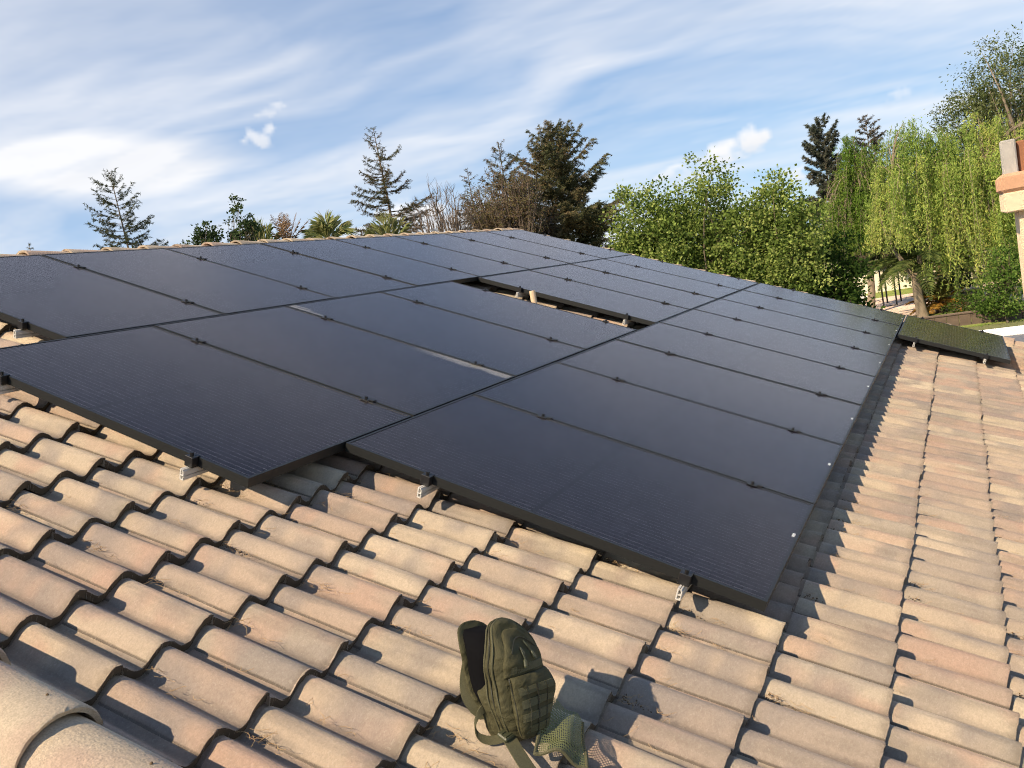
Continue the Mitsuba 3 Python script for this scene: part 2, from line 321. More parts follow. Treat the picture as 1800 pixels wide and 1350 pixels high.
# half-round cap tiles on the ridge and along both rakes
def cap_mesh(L, R0, R1, th, seed):
    """axis along +x from the butt at 0; half round open below"""
    r = rng(seed); g = np.linspace(-1.72, 1.72, 25); xs = np.array([0, .006, .05, .2, L])
    def ring(x, R): return np.stack([np.full_like(g, x), R * np.sin(g), R * np.cos(g)], -1)
    rows = [ring(x, R0 + (R1 - R0) * x / L - (.004 if i == 0 else 0)) for i, x in enumerate(xs)]
    for rw in rows[:2]: rw[:, 0] += .0025 * r.normal(size=len(g))
    inner = [ring(0.003, R0 - th), ring(L, R1 - th)]
    m = grid_mesh(np.stack(rows[::-1] + [rows[0]] + inner, 0)); m.invert(); return m
def cap_matrix(P, ax, up, twist=0.0):
    z = up / np.linalg.norm(up); x = ax / np.linalg.norm(ax); y = np.cross(z, x); A = np.eye(4)
    A[:3, 0], A[:3, 1], A[:3, 2], A[:3, 3] = x, y, z, P
    return T(A.tolist())
rc = [mikit.ply(cap_mesh(.42, .125, .108, .016, 300 + i), 'm_cap', smooth=40) for i in range(3)]
rk = [mikit.ply(cap_mesh(.43, .115, .099, .016, 310 + i), 'm_cap', smooth=40) for i in range(3)]
rr = rng(9)
for i in range(-9, 24):                                                            # ridge: butts face the near gable
    u = 1.074 + .338 * i
    if u < UL + .2 or u > UR + .02: continue
    add(ROOF + '__ridge_tile', rc[i % 3], None, to_world=cap_matrix(W(u, VR, -.150 + .004 * rr.normal()), EX + .02 * rr.normal() * EV + .035 * EN * -1, np.array([.035, 0, 1.])))
for i in range(-12, 12):                                                           # near rake: butts face down the slope
    v = 4.095 + .345 * i
    if v < VR + .2 or v > VE: continue
    add(ROOF + '__rake_tile', rk[i % 3], None, to_world=cap_matrix(W(-1.662, v, -.124), -EV - .05 * EN, EN - .05 * EV))
for i in range(-12, 12):
    v = 4.085 + .345 * i
    if v < VR + .2 or v > VE: continue
    add(ROOF + '__rake_tile', rc[i % 3], None, to_world=cap_matrix(W(8.80, v, -.166 + .004 * rr.normal()), -EV - .05 * EN, EN - .05 * EV))
nail = trimesh.creation.icosphere(1, .0034)
for v in (4.01, 4.345, 3.66):
    n_ = nail.copy(); n_.apply_translation(W(-1.632, v, -.124 + .1045)); add(ROOF + '__nail', n_, 'm_grit')

# vent pipe standing in the gap of the middle row
vp = trimesh.creation.annulus(.020, .026, .38, sections=28); vp.apply_translation(W(3.915, 2.515, -.15) + [0, 0, .02])
boot = tube([W(3.93, 2.475, -.2), W(3.93, 2.475, -.12) + [0, 0, .0]], [.07, .034], 20)
vk = add(ROOF + '__vent_pipe', vp, 'm_cream', smooth=40, label='short cream vent pipe poking up through the gap between panels')

# chimney at the far right with corbel, terracotta cap and flue
CHX, CHY = 6.86, -6.085
add(HOUSE + '__chimney', box(CHX, CHX + .75, CHY - .95, CHY, 1.6, 4.435), 'm_stucco')
add(HOUSE + '__chimney__corbel', bevel_box(CHX - .10, CHX + .85, CHY - 1.05, CHY + .115, 4.433, 4.625, .012), 'm_stucco')
add(HOUSE + '__chimney__cap', bevel_box(CHX - .125, CHX + .875, CHY - 1.075, CHY + .135, 4.623, 4.80, .03), 'm_terracotta', smooth=30)
add(HOUSE + '__chimney__flue', bevel_box(CHX - .02, CHX + .09, CHY - .035, CHY + .095, 4.79, 5.115, .012), 'm_pipegrey')
add(HOUSE + '__chimney__spark_guard', bevel_box(CHX + .06, CHX + .22, CHY - .12, CHY - .042, 4.79, 5.09, .012), 'm_rust')

# flat patio roof past the far gable
PC = root('patio_cover'); tag(PC, 'flat grey patio roof with a white kerb beyond the far roof edge', 'patio cover')
add(PC + '__membrane', box(8.95, 11.0, -10.5, -5.45, 2.52, 2.66), 'm_membrane')
add(PC + '__kerb', bevel_box(11.002, 11.14, -10.5, -5.45, 2.5, 2.765, .01), 'm_white')
for y in (-10.2, -5.6): add(PC + '__post', box(10.8, 10.95, y - .07, y + .07, 0, 2.52), 'm_white')

# ------------------------------------------------------------------ solar panels
def frame_mesh():
    o = m3.Manifold.cube((PW, PL, .038)).translate((0, 0, -.038))
    o = o - m3.Manifold.cube((PW - .022, PL - .022, .1)).translate((.011, .011, -.05))
    m = o.to_mesh(); return trimesh.Trimesh(m.vert_properties[:, :3], m.tri_verts, process=False)
def glass_mesh():
    x0, x1, y0, y1 = .0105, PW - .0105, .0105, PL - .0105
    V = np.array([[x0, y0, -.0022], [x1, y0, -.0022], [x1, y1, -.0022], [x0, y1, -.0022], [x0, y0, -.008], [x1, y0, -.008], [x1, y1, -.008], [x0, y1, -.008]])
    F = np.array([[0, 1, 2], [0, 2, 3], [4, 6, 5], [4, 7, 6]])
    uv = np.stack([V[:, 0] - x0, PL - .021 - (V[:, 1] - y0)], 1)                       # uv.y runs down the slope
    return trimesh.Trimesh(V, F, process=False), uv
FRAME = mikit.ply(frame_mesh(), 'm_frame')
gm, guv = glass_mesh()
GL = {k: mikit.ply(gm, k, uv=guv) for k in ('m_panel', 'm_panel_stained', 'm_panel_streaked')}
ORD = ['first', 'second', 'third', 'fourth', 'fifth', 'sixth', 'seventh', 'eighth']
def panel(u, v, label, mat='m_panel', spin=0.0, sticker=False, tilt=0.0):
    k = root('solar_panel'); tag(k, label, 'solar panel', 'black solar panels on the tile roof')
    M_ = roof_matrix(u, v + (PL if not spin else PW), tilt) if not spin else roof_matrix(u + PL, v + PW, tilt, spin)
    add(k + '__frame', FRAME, None, to_world=M_); add(k + '__glass', GL[mat], None, to_world=M_)
    if sticker: add(k + '__barcode_label', box(.612, .648, .014, .0255, -.0020, -.0012), 'm_label', to_world=M_)
rp = rng(21)
for i in range(8):
    panel(i * PU, 0, f'{ORD[i]} black solar panel from the left in the top row under the ridge', tilt=.0008 * rp.normal())
for i in range(4):
    extra = {0: '', 1: ' with a dirty edge', 2: ' with pale dirt', 3: ' beside the gap'}[i]
    panel((i - .51) * PU, PV, f'{ORD[i]} black solar panel from the left in the middle row{extra}', mat={1: 'm_panel_stained', 2: 'm_panel_streaked'}.get(i, 'm_panel'), tilt=.0008 * rp.normal())
for i in range(4):
    panel((i + 3.94) * PU, PV, f'{ORD[i]} black solar panel past the gap in the middle row', tilt=.0008 * rp.normal())
for i in range(8):
    panel(i * PU, 2 * PV, f'{ORD[i]} black solar panel from the near end of the lowest full row', sticker=True, tilt=.0008 * rp.normal())
panel(6.67, 3 * PV, 'lone black solar panel laid sideways below the far end of the rows', spin=math.pi / 2)

# rails with their clamps
def rail_profile():
    return Polygon([(.002, 0), (.020, 0), (.020, .013), (.0165, .013), (.0165, .004), (.006, .004), (.006, .017), (.020, .017), (.020, .036), (.0165, .036), (.0165, .043), (.012, .043), (.012, .039), (.016, .033), (.016, .021), (.006, .021), (.006, .033), (.009, .039), (.009, .043), (.002, .043)])
def rail(u0, u1, v, seams, label, row):
    k = root('mounting_rail'); tag(k, label, 'mounting rail', 'aluminium rails under the solar panels')
    L = (u1 - u0) + .115
    m = trimesh.creation.extrude_polygon(rail_profile(), L, engine='earcut')            # profile in (x, y), extruded z
    m.apply_transform(np.array([[0, 0, 1, 0], [-1, 0, 0, .011], [0, 1, 0, 0], [0, 0, 0, 1.]]))
    add(k + '__profile', m, 'm_alu', to_world=roof_matrix(u0 - .058, v, -.0815))
    bolt = trimesh.creation.cylinder(.0075, .018, sections=6)
    def end(u, sgn):
        a = bevel_box(-.030, -.002, -.021, .021, -.0375, .0045, .002); b = bevel_box(-.004, .010, -.021, .021, .001, .0048, .001); c = bolt.copy(); c.apply_translation((-.014, 0, .009))
        m_ = cat([a, b, c])
        if sgn < 0: m_.apply_transform(np.diag([-1., 1, 1, 1])); m_.invert()
        add(k + '__end_clamp', m_, 'm_black', to_world=roof_matrix(u, v, 0))
    end(u0, 1); end(u1, -1)
    for s in seams:
        a = bevel_box(-.021, .021, -.024, .024, .0008, .0055, .001); b = box(-.008, .008, -.012, .012, -.036, .002); c = bolt.copy(); c.apply_translation((0, 0, .009)); t_ = bevel_box(-.004, .026, -.044, -.020, .0008, .008, .001)
        add(k + '__mid_clamp', cat([a, b, c, t_]), 'm_black', to_world=roof_matrix(s - .01, v, 0))
    for q in np.arange(u0 + .45, u1 - .1, 1.2):
        add(k + '__roof_hook', cat([box(q - .02, q + .02, -.02, .02, -.2, -.0785), box(q - .02, q + .02, -.02, .1, -.105, -.097)]), 'm_steel', to_world=roof_matrix(0, v, 0))
for nm, q in (('upper', (.404, .346, .447, .417)), ('lower', (1.43, 1.484, 1.494, 1.482))):
    rail(0, 8 * PU - .02, q[0], [PU * i for i in range(1, 8)], f'{nm} rail carrying the top row of solar panels', 1)
    rail(-.51 * PU, 3.49 * PU - .02, PV + q[1], [PU * (i - .51) for i in range(1, 4)], f'{nm} rail under the middle row left of the gap', 2)
    rail(3.94 * PU, 7.94 * PU - .02, PV + q[2], [PU * (i + 3.94) for i in range(1, 4)], f'{nm} rail under the middle row past the gap', 2)
    rail(0, 8 * PU - .02, 2 * PV + q[3], [PU * i for i in range(1, 8)], f'{nm} rail with a bright cut end under the lowest full row', 3)
for nm, dv in (('upper', .17), ('lower', .82)):
    rail(6.67, 6.67 + PL, 3 * PV + dv, [], f'{nm} short rail under the lone sideways panel', 4)

# ------------------------------------------------------------------ trees
def trunk_mesh(base, pts, radii, sides=8): return tube(np.asarray(pts) + base, radii, sides)
def crown_tree(name, label, group, base, blobs, nclus, per, leaf, spread, cols, seed, trunk=.18, bark_='m_bark', fork=.3, droop=0.0, aspect=.75, limbs=70, clump=0.5):
    r = rng(seed); base = np.array(base, float); k = root(name)
    tag(k, label, 'tree', group)
    B = np.array(blobs, float); vol = B[:, 3] * B[:, 4] * B[:, 5]; pick = r.choice(len(B), nclus, p=vol / vol.sum())
    d = r.normal(size=(nclus, 3)); d /= np.linalg.norm(d, axis=1, keepdims=True); rad = r.uniform(.12, 1, (nclus, 1)) ** .45
    lump = 1 + .30 * (meshkit.noise(d * 2.3 + pick[:, None] * 7.3, seed)[:, None] - .5) * 2
    C = B[pick, :3] + d * rad * lump * B[pick, 3:6]
    C[:, 2] = np.maximum(C[:, 2], .4)
    top = max(b[2] for b in blobs) + .5
    mx = B[:, :3].mean(0); P0 = np.array([0, 0, 0.]); fz = top * fork
    tr = curve([P0, [.02 * top, .01 * top, fz * .6], [mx[0] * .25, mx[1] * .25, fz], [mx[0] * .7, mx[1] * .7, top * .8]], 14)
    ms = [tube(tr, np.linspace(trunk, trunk * .25, 14), 9)]
    for i in range(min(limbs, nclus)):
        s = r.uniform(.35, .9); a = tr[int(s * 13)]; e = C[i]; md = (a + e) / 2 + np.array([0, 0, .12 * np.linalg.norm(e - a)]) + .06 * r.normal(size=3) * np.linalg.norm(e - a)
        ms.append(tube(curve([a, md, e], 7), np.linspace(trunk * r.uniform(.16, .34), .006, 7), 4, cap=False))
    m = cat(ms); m.apply_translation(base); add(k + '__trunk', m, bark_, smooth=50)
    n = nclus * per
    ci = np.repeat(np.arange(nclus), per)
    off = r.normal(size=(n, 3)) * spread * (.6 + .8 * r.random((nclus, 1))[ci]); off[:, 2] *= .8
    P = C[ci] + off + base
    D = off / spread + r.normal(size=(n, 3)) * .8 + [0, 0, -droop]
    V, F = leaves(P, D, leaf * r.uniform(.65, 1.25, n), leaf * aspect * r.uniform(.6, 1.2, n), r)
    tone = np.clip((r.random(nclus) * (1 - clump) + clump * meshkit.noise(C * 1.1, seed + 3)), 0, .999)
    col = leaf_colors(cols, n, r, .28, pick=np.clip(((tone[ci] + .25 * r.normal(size=n)) * len(cols)).astype(int), 0, len(cols) - 1))
    add(k + '__crown', (V, F), 'm_leaf', color=col)
    return k

def conifer(name, label, group, base, height, z0, rmax, seed, cols, density=1.0, lean=(0, 0), nbr=70, droop=.15, curl=.25, trunk=.14, needle=.09, prof=.8, gap=.0, bark_='m_bark'):
    r = rng(seed); base = np.array(base, float); k = root(name); tag(k, label, 'tree', group)
    top = np.array([lean[0], lean[1], height]); ms = [tube(curve([[0, 0, 0], top * .5 + [.05 * r.normal(), .05 * r.normal(), 0], top], 12), np.linspace(trunk, .012, 12), 7)]
    Vs, Fs, nn = [], [], 0
    Cn, Dn, Ln = [], [], []
    for i in range(nbr):
        t = (i + r.random()) / nbr; z = z0 + (height - z0) * t
        if r.random() < gap: continue
        L = rmax * ((1 - t) ** prof * .93 + .05) * r.uniform(.45, 1.25) * (.75 + .5 * meshkit.noise(np.array([math.cos(i * 2.4) * 1.3, math.sin(i * 2.4) * 1.3, t * 5.0]), seed)); az = i * 2.39996 + r.normal() * .5
        o = np.array([math.cos(az), math.sin(az), 0]); a = top * (z / height); rise = (.15 + .5 * t)
        pts = curve([a, a + o * L * .5 + [0, 0, L * (rise - droop) * .5], a + o * L + [0, 0, L * (rise - droop - curl + .35 * t)]], 7)
        ms.append(tube(pts, np.linspace(trunk * .26 * (1 - .7 * t), .006, 7), 4, cap=False))
        ntw = max(3, int(L * 9 * density))
        for q in range(ntw):
            s = .18 + .82 * (q + r.random()) / ntw; p = pts[0] + (pts[-1] - pts[0]) * s; j = min(int(s * 6), 5); p = pts[j] + (pts[j + 1] - pts[j]) * (s * 6 - j)
            side = np.cross(o, [0, 0, 1]) * (1 if q % 2 else -1); dr_ = o * .7 + side * .8 + np.array([0, 0, r.uniform(-.45, .15)]) + .25 * r.normal(size=3); dr_ /= np.linalg.norm(dr_)
            tl = L * .34 * (1.1 - s * .6) * r.uniform(.5, 1.2)
            if tl > .12: ms.append(tube([p, p + dr_ * tl * .5 + [0, 0, -.03 * tl], p + dr_ * tl], [.008, .005, .003], 3, cap=False))
            ns = max(3, int(tl * 40 * density)); ss = r.random(ns)
            Cn.append(p + dr_ * tl * ss[:, None] + .025 * r.normal(size=(ns, 3))); Dn.append(dr_ * .9 + .75 * r.normal(size=(ns, 3))); Ln.append(r.uniform(.6, 1.3, ns))
    m = cat(ms); m.apply_translation(base); add(k + '__trunk', m, bark_)
    C = np.vstack(Cn) + base; D = np.vstack(Dn); Ls = np.concatenate(Ln) * needle
    V, F = leaves(C, D, Ls * 1.7, Ls * .24, r)
    tone = np.clip(meshkit.noise(C * 1.3, seed) + .22 * r.normal(size=len(C)), 0, .999)
    add(k + '__needles', (V, F), 'm_leaf', color=leaf_colors(cols, len(C), r, .3, pick=(tone * len(cols)).astype(int)))
    return k

def frond(base, az, elev, L, sag, nleaf, leaflen, wid, r, cols, curlv=.0, vee=.5, open_=.75):
    """a feather frond: rachis tube and two ranks of leaflets, one mesh"""
    o = np.array([math.cos(az), math.sin(az), 0]); s = np.linspace(0, 1, 13)
    P = base + o * (L * s * math.cos(elev))[:, None] * (1 - .15 * s[:, None] * sag) + np.array([0, 0, 1]) * (L * (s * math.sin(elev) - sag * s ** 2.2 * .8))[:, None]
    rach = tube(P, np.linspace(.022, .005, 13), 5, cap=False)
    V, F, col = [rach.vertices], [rach.faces], [np.tile(np.array(cols[0]) * .9, (len(rach.vertices), 1))]; nv = len(rach.vertices)
    side = np.cross(o, [0, 0, 1])
    for q in range(nleaf):
        t = .12 + .88 * (q + .5) / nleaf; x = t * 12; i = min(int(x), 11); p = P[i] + (P[i + 1] - P[i]) * (x - i); tan = P[i + 1] - P[i]; tan /= np.linalg.norm(tan)
        up = np.cross(side, tan); ll = leaflen * (math.sin(math.pi * min(.12 + t * .9, 1)) ** .7 + .12) * r.uniform(.85, 1.15)
        for sg in (-1, 1):
            d = tan * (1.2 - .77 * open_) + sg * side * open_ + up * vee * .45 + .09 * r.normal(size=3); d /= np.linalg.norm(d)
            n_ = np.cross(d, tan); n_ /= np.linalg.norm(n_) + 1e-9; w_ = np.cross(n_, d) * wid
            tip = p + d * ll + [0, 0, -.28 * ll * r.uniform(.4, 1.4)]; mid = p + d * ll * .5
            V.append(np.array([p, mid + w_, tip, mid - w_])); F.append(np.array([[0, 1, 2], [0, 2, 3]]) + nv); nv += 4
            col.append(np.tile(np.array(cols[r.integers(0, len(cols))]) * r.uniform(.75, 1.25), (4, 1)))
    return np.vstack(V), np.vstack(F), np.clip(np.vstack(col), .004, .8)
def palm(name, label, group, base, height, n, L, seed, cols, elevs=(-.2, 1.3), sag=.5, nleaf=34, leaflen=.42, wid=.014, trunk=.16, azs=None, dead=None, dead_cols=None, bark_='m_bark', vee=.5, open_=.75):
    r = rng(seed); base = np.array(base, float); k = root(name); tag(k, label, 'palm', group)
    tp = np.array([.0, .0, height]); P = curve([[0, 0, 0], [.05, .04, height * .5], tp], 22); rad = trunk * (1 + .10 * (np.arange(22) % 2)); rad[-4:] *= 1.18
    m = tube(P, rad, 10); m.apply_translation(base); add(k + '__trunk', m, bark_, smooth=40)
    for i in range(n):
        az = i * 2.39996 + .3 * r.normal() if azs is None else azs[i % len(azs)] + .12 * r.normal(); t = (i + .5) / n
        e = elevs[0] + (elevs[1] - elevs[0]) * t + .1 * r.normal(); cc = dead_cols if dead and i < dead else cols
        V, F, col = frond(base + tp + [0, 0, -.1 * (1 - t)], az, e, L * r.uniform(.85, 1.1), sag * r.uniform(.7, 1.3), nleaf, leaflen, wid, r, cc, vee=vee, open_=open_)
        add(k + '__frond', (V, F), 'm_leaf', color=col)
    return k

PINE = [(0.051, 0.068, 0.037), (0.076, 0.093, 0.048), (0.111, 0.122, 0.061), (0.085, 0.102, 0.076)]
RUST = [(.085, .105, .05), (.12, .115, .06), (.18, .115, .07), (.10, .12, .06)]
conifer('conifer', 'dark green conifer standing alone behind the ridge, leftmost tall tree', None, (25.3, 29.7, 0), 13.6, 6.5, 2.3, 31, PINE, density=1.25, nbr=95, droop=.2, curl=.05, prof=.55, needle=.12, lean=(-.05, .3), gap=.08)
conifer('conifer', 'tiny conifer tip just showing over the ridge at the far left', None, (29.9, 44.8, 0), 12.75, 9, 1.4, 32, PINE, density=1, nbr=30, needle=.12)
conifer('conifer', 'thin sparse conifer with see-through branches left of the bare shrub', None, (30.0, 17.55, 0), 13.0, 6.6, 2.35, 33, RUST, density=1.6, nbr=80, droop=.3, curl=-.05, prof=.75, needle=.10, gap=.10, trunk=.17)
conifer('conifer', 'dense broad dark conifer, the biggest behind the far roof corner', None, (37.6, 12.2, 0), 12.2, 4.5, 3.3, 34, [(.095, .11, .055), (.145, .15, .075), (.20, .185, .095), (.25, .19, .105)], density=1.7, nbr=150, droop=.05, curl=.1, prof=.5, needle=.13)
conifer('conifer', 'brownish conifer top rising above the bare shrubs left of the dense conifer', None, (34.7, 13.7, 0), 11.7, 5, 2.3, 35, RUST, density=1.6, nbr=80, droop=.15, curl=.05, prof=.7, needle=.11, gap=.1)
conifer('conifer', 'small brownish conifer tip left of the taller brownish conifer', None, (33.8, 15.2, 0), 10.7, 6, 1.6, 36, RUST, density=1.5, nbr=50, needle=.10)
conifer('conifer', 'narrow dark spire conifer beside the willow', None, (58.9, 1.95, 0), 12.0, 2.5, 2.2, 37, [(.085, .105, .075), (.13, .14, .10), (.18, .17, .13)], density=2.2, nbr=120, prof=.5, needle=.17, droop=.1, curl=.0)
conifer('conifer', 'greyish brown conifer seen through the top of the willow', None, (57.2, -1.0, 0), 11.3, 2.5, 2.3, 38, [(.11, .11, .08), (.16, .14, .10), (.21, .17, .13)], density=1.6, nbr=100, prof=.6, needle=.17)

# bare shrubs and half bare trees: limbs, sprays of twigs, a few dry leaves
def twig_tree(name, label, base, blobs, nclus, seed, twigs=9, tw=.55, rad=.011, leafcols=None, per=0, leaf=.08, trunk=.12):
    r = rng(seed); base = np.array(base, float); k = root(name); tag(k, label, 'tree'); ms = []
    B = np.array(blobs, float); pk_ = r.integers(0, len(B), nclus); d = r.normal(size=(nclus, 3)); d /= np.linalg.norm(d, axis=1, keepdims=True)
    C = B[pk_, :3] + d * r.uniform(.2, 1, (nclus, 1)) ** .5 * B[pk_, 3:6]; zt = B[:, 2].min()
    stems = [curve([[.2 * r.normal(), .2 * r.normal(), 0], [b[0] * .5, b[1] * .5, zt * .6], [b[0], b[1], b[2]]], 10) for b in B]
    for st in stems: ms.append(tube(st, np.linspace(trunk, .03, 10), 6))
    P_ = []
    for i in range(nclus):
        st = stems[pk_[i]]; a = st[r.integers(5, 10)]; e = C[i]; md = (a + e) / 2 + .1 * r.normal(size=3) - [0, 0, .1]
        cv = curve([a, md, e], 6); ms.append(tube(cv, np.linspace(.03, rad, 6), 4, cap=False)); dm = e - md; dm /= np.linalg.norm(dm) + 1e-9
        for _ in range(twigs):
            q = cv[r.integers(3, 6)]; dd = dm * .7 + .6 * r.normal(size=3) + [0, 0, .45]; dd /= np.linalg.norm(dd); L = tw * r.uniform(.4, 1.2)
            tip = q + dd * L; ms.append(tube([q, (q + tip) / 2 + .05 * L * r.normal(size=3), tip], [rad * .8, rad * .55, rad * .3], 3, cap=False)); P_.append(np.linspace(q, tip, 4)[1:])
    m = cat(ms); m.apply_translation(base); add(k + '__branches', m, 'm_twig')
    if per:
        P_ = np.vstack(P_); C_ = P_[r.integers(0, len(P_), per)] + .06 * r.normal(size=(per, 3)) + base
        V, F = leaves(C_, r.normal(size=(per, 3)), leaf * r.uniform(.6, 1.3, per), leaf * .45, r); add(k + '__crown', (V, F), 'm_leaf', color=leaf_colors(leafcols, per, r, .3))
twig_tree('bare_tree', 'bare leafless shrub of grey twigs left of the brownish conifers', (29.6, 14.6, 0), [(0, 0, 8.5, .8, .8, 1.3), (0, 1.1, 8.0, .8, .8, .9), (0, -.9, 8.4, .8, .8, 1.2)], 95, 41, rad=.011)
twig_tree('bare_tree', 'brown half bare tree with sparse olive leaves in front of the brownish conifer', (33.4, 13.3, 0), [(0, 0, 8.8, 1.0, 1.1, 1.5), (0, 1.3, 8.3, 1.0, .9, 1.2), (0, -1.2, 8.5, 1.0, .9, 1.4)], 240, 42, rad=.013, leafcols=[(.20, .18, .08), (.25, .18, .10), (.17, .17, .07), (.19, .13, .09)], per=16000, leaf=.10)
twig_tree('bare_tree', 'low bare brown shrub right against the foot of the dense conifer', (35.0, 12.6, 0), [(0, 0, 7.3, 1.2, 1.2, 1.1), (0, 1.3, 7.2, 1.0, 1.0, .9)], 110, 43, leafcols=[(.19, .13, .08), (.23, .16, .09)], per=8000, leaf=.10)

DARKLEAF = [(0.040, 0.069, 0.030), (0.069, 0.103, 0.041), (0.115, 0.155, 0.069)]
crown_tree('leafy_tree', 'small dark leafy tree top over the ridge, the lower left of a pair', None, (17.8, 16.4, 0), [(0, 0, 8.15, .42, .42, .62), (-.1, .25, 7.9, .5, .5, .45)], 55, 30, .10, .085, DARKLEAF, 51, trunk=.07)
crown_tree('leafy_tree', 'dark leafy tree top over the ridge, the taller right of a pair', None, (18.6, 15.6, 0), [(0, 0, 8.3, .45, .45, .95), (0, 0, 7.8, .55, .55, .7)], 75, 30, .10, .085, DARKLEAF, 52, trunk=.07)

PGREEN = [(.30, .32, .12), (.40, .38, .18), (.20, .25, .10)]; PDRY = [(.34, .23, .15), (.33, .22, .12), (.2, .13, .07)]
palm('palm', 'leftmost palm showing upright fronds over the ridge', 'palms behind the ridge', (23.3, 19.4, 0), 7.75, 11, 1.5, 61, PGREEN, elevs=(.95, 1.55), sag=.12, nleaf=16, leaflen=.75, wid=.007, vee=.1, open_=.3)
palm('palm', 'palm with a dry pinkish brown top in the middle of the ridge palms', 'palms behind the ridge', (24.0, 18.65, 0), 8.0, 11, 1.65, 62, PGREEN, elevs=(.9, 1.55), sag=.15, nleaf=18, leaflen=.32, dead=11, dead_cols=PDRY, wid=.008, vee=.3, open_=.7)
palm('palm', 'palm with arching olive fronds, tallest of the ridge palms', 'palms behind the ridge', (25.0, 17.3, 0), 7.75, 14, 1.75, 63, PGREEN, elevs=(.75, 1.5), sag=.55, nleaf=20, leaflen=.75, wid=.007, vee=-.3, open_=.4)
palm('palm', 'palm fronds low over the ridge beneath the thin reddish conifer', 'palms behind the ridge', (28.6, 16.9, 0), 7.4, 14, 1.6, 64, PGREEN, elevs=(.7, 1.5), sag=.15, nleaf=18, leaflen=.7, wid=.007, vee=.1, open_=.3)

BRIGHT = [(0.109, 0.164, 0.038), (0.184, 0.258, 0.059), (0.265, 0.343, 0.086), (0.367, 0.421, 0.127)]
def bright(label, base, blobs, seed, nc): crown_tree('broadleaf_tree', label, 'bright green trees beyond the far roof edge', base, blobs, int(nc * 1.25), 46, .112, .19, BRIGHT, seed, trunk=.16, aspect=.85, clump=.35, limbs=60)
bright('leftmost bright green tree past the far roof corner, small leaves', (25.8, 4.0, 0), [(0, 0, 5.6, 1.25, 1.25, 1.6), (.2, .9, 4.6, 1.1, 1.0, 1.0), (0, -.6, 4.4, 1.3, 1.4, 1.8)], 71, 400)
bright('bright green tree with the highest peaks in the green row', (26.5, 1.9, 0), [(0, 0, 5.9, .95, 1.0, 1.9), (0, .7, 4.9, 1.3, 1.3, 1.8), (0, -.8, 4.6, 1.3, 1.2, 1.8), (0, -.5, 3.4, 1.4, 1.5, 1.6)], 72, 480)
bright('full bright green tree on the right of the green row', (26.9, -.25, 0), [(0, .1, 5.2, 1.0, .95, 1.75), (-.3, -.5, 4.2, 1.3, 1.2, 1.8), (0, .3, 3.4, 1.5, 1.4, 1.7)], 73, 400)
crown_tree('broadleaf_tree', 'darker shaded green tree lowest at the right end of the green row', None, (27.3, -1.75, 0), [(0, 0, 3.3, 1.05, 1.0, 1.3), (-.2, .2, 2.1, 1.2, 1.15, 1.2), (0, -.2, 1.6, .9, .8, .9)], 260, 26, .15, .19, [(.03, .06, .015), (.05, .09, .02), (.08, .13, .03)], 74, trunk=.12)

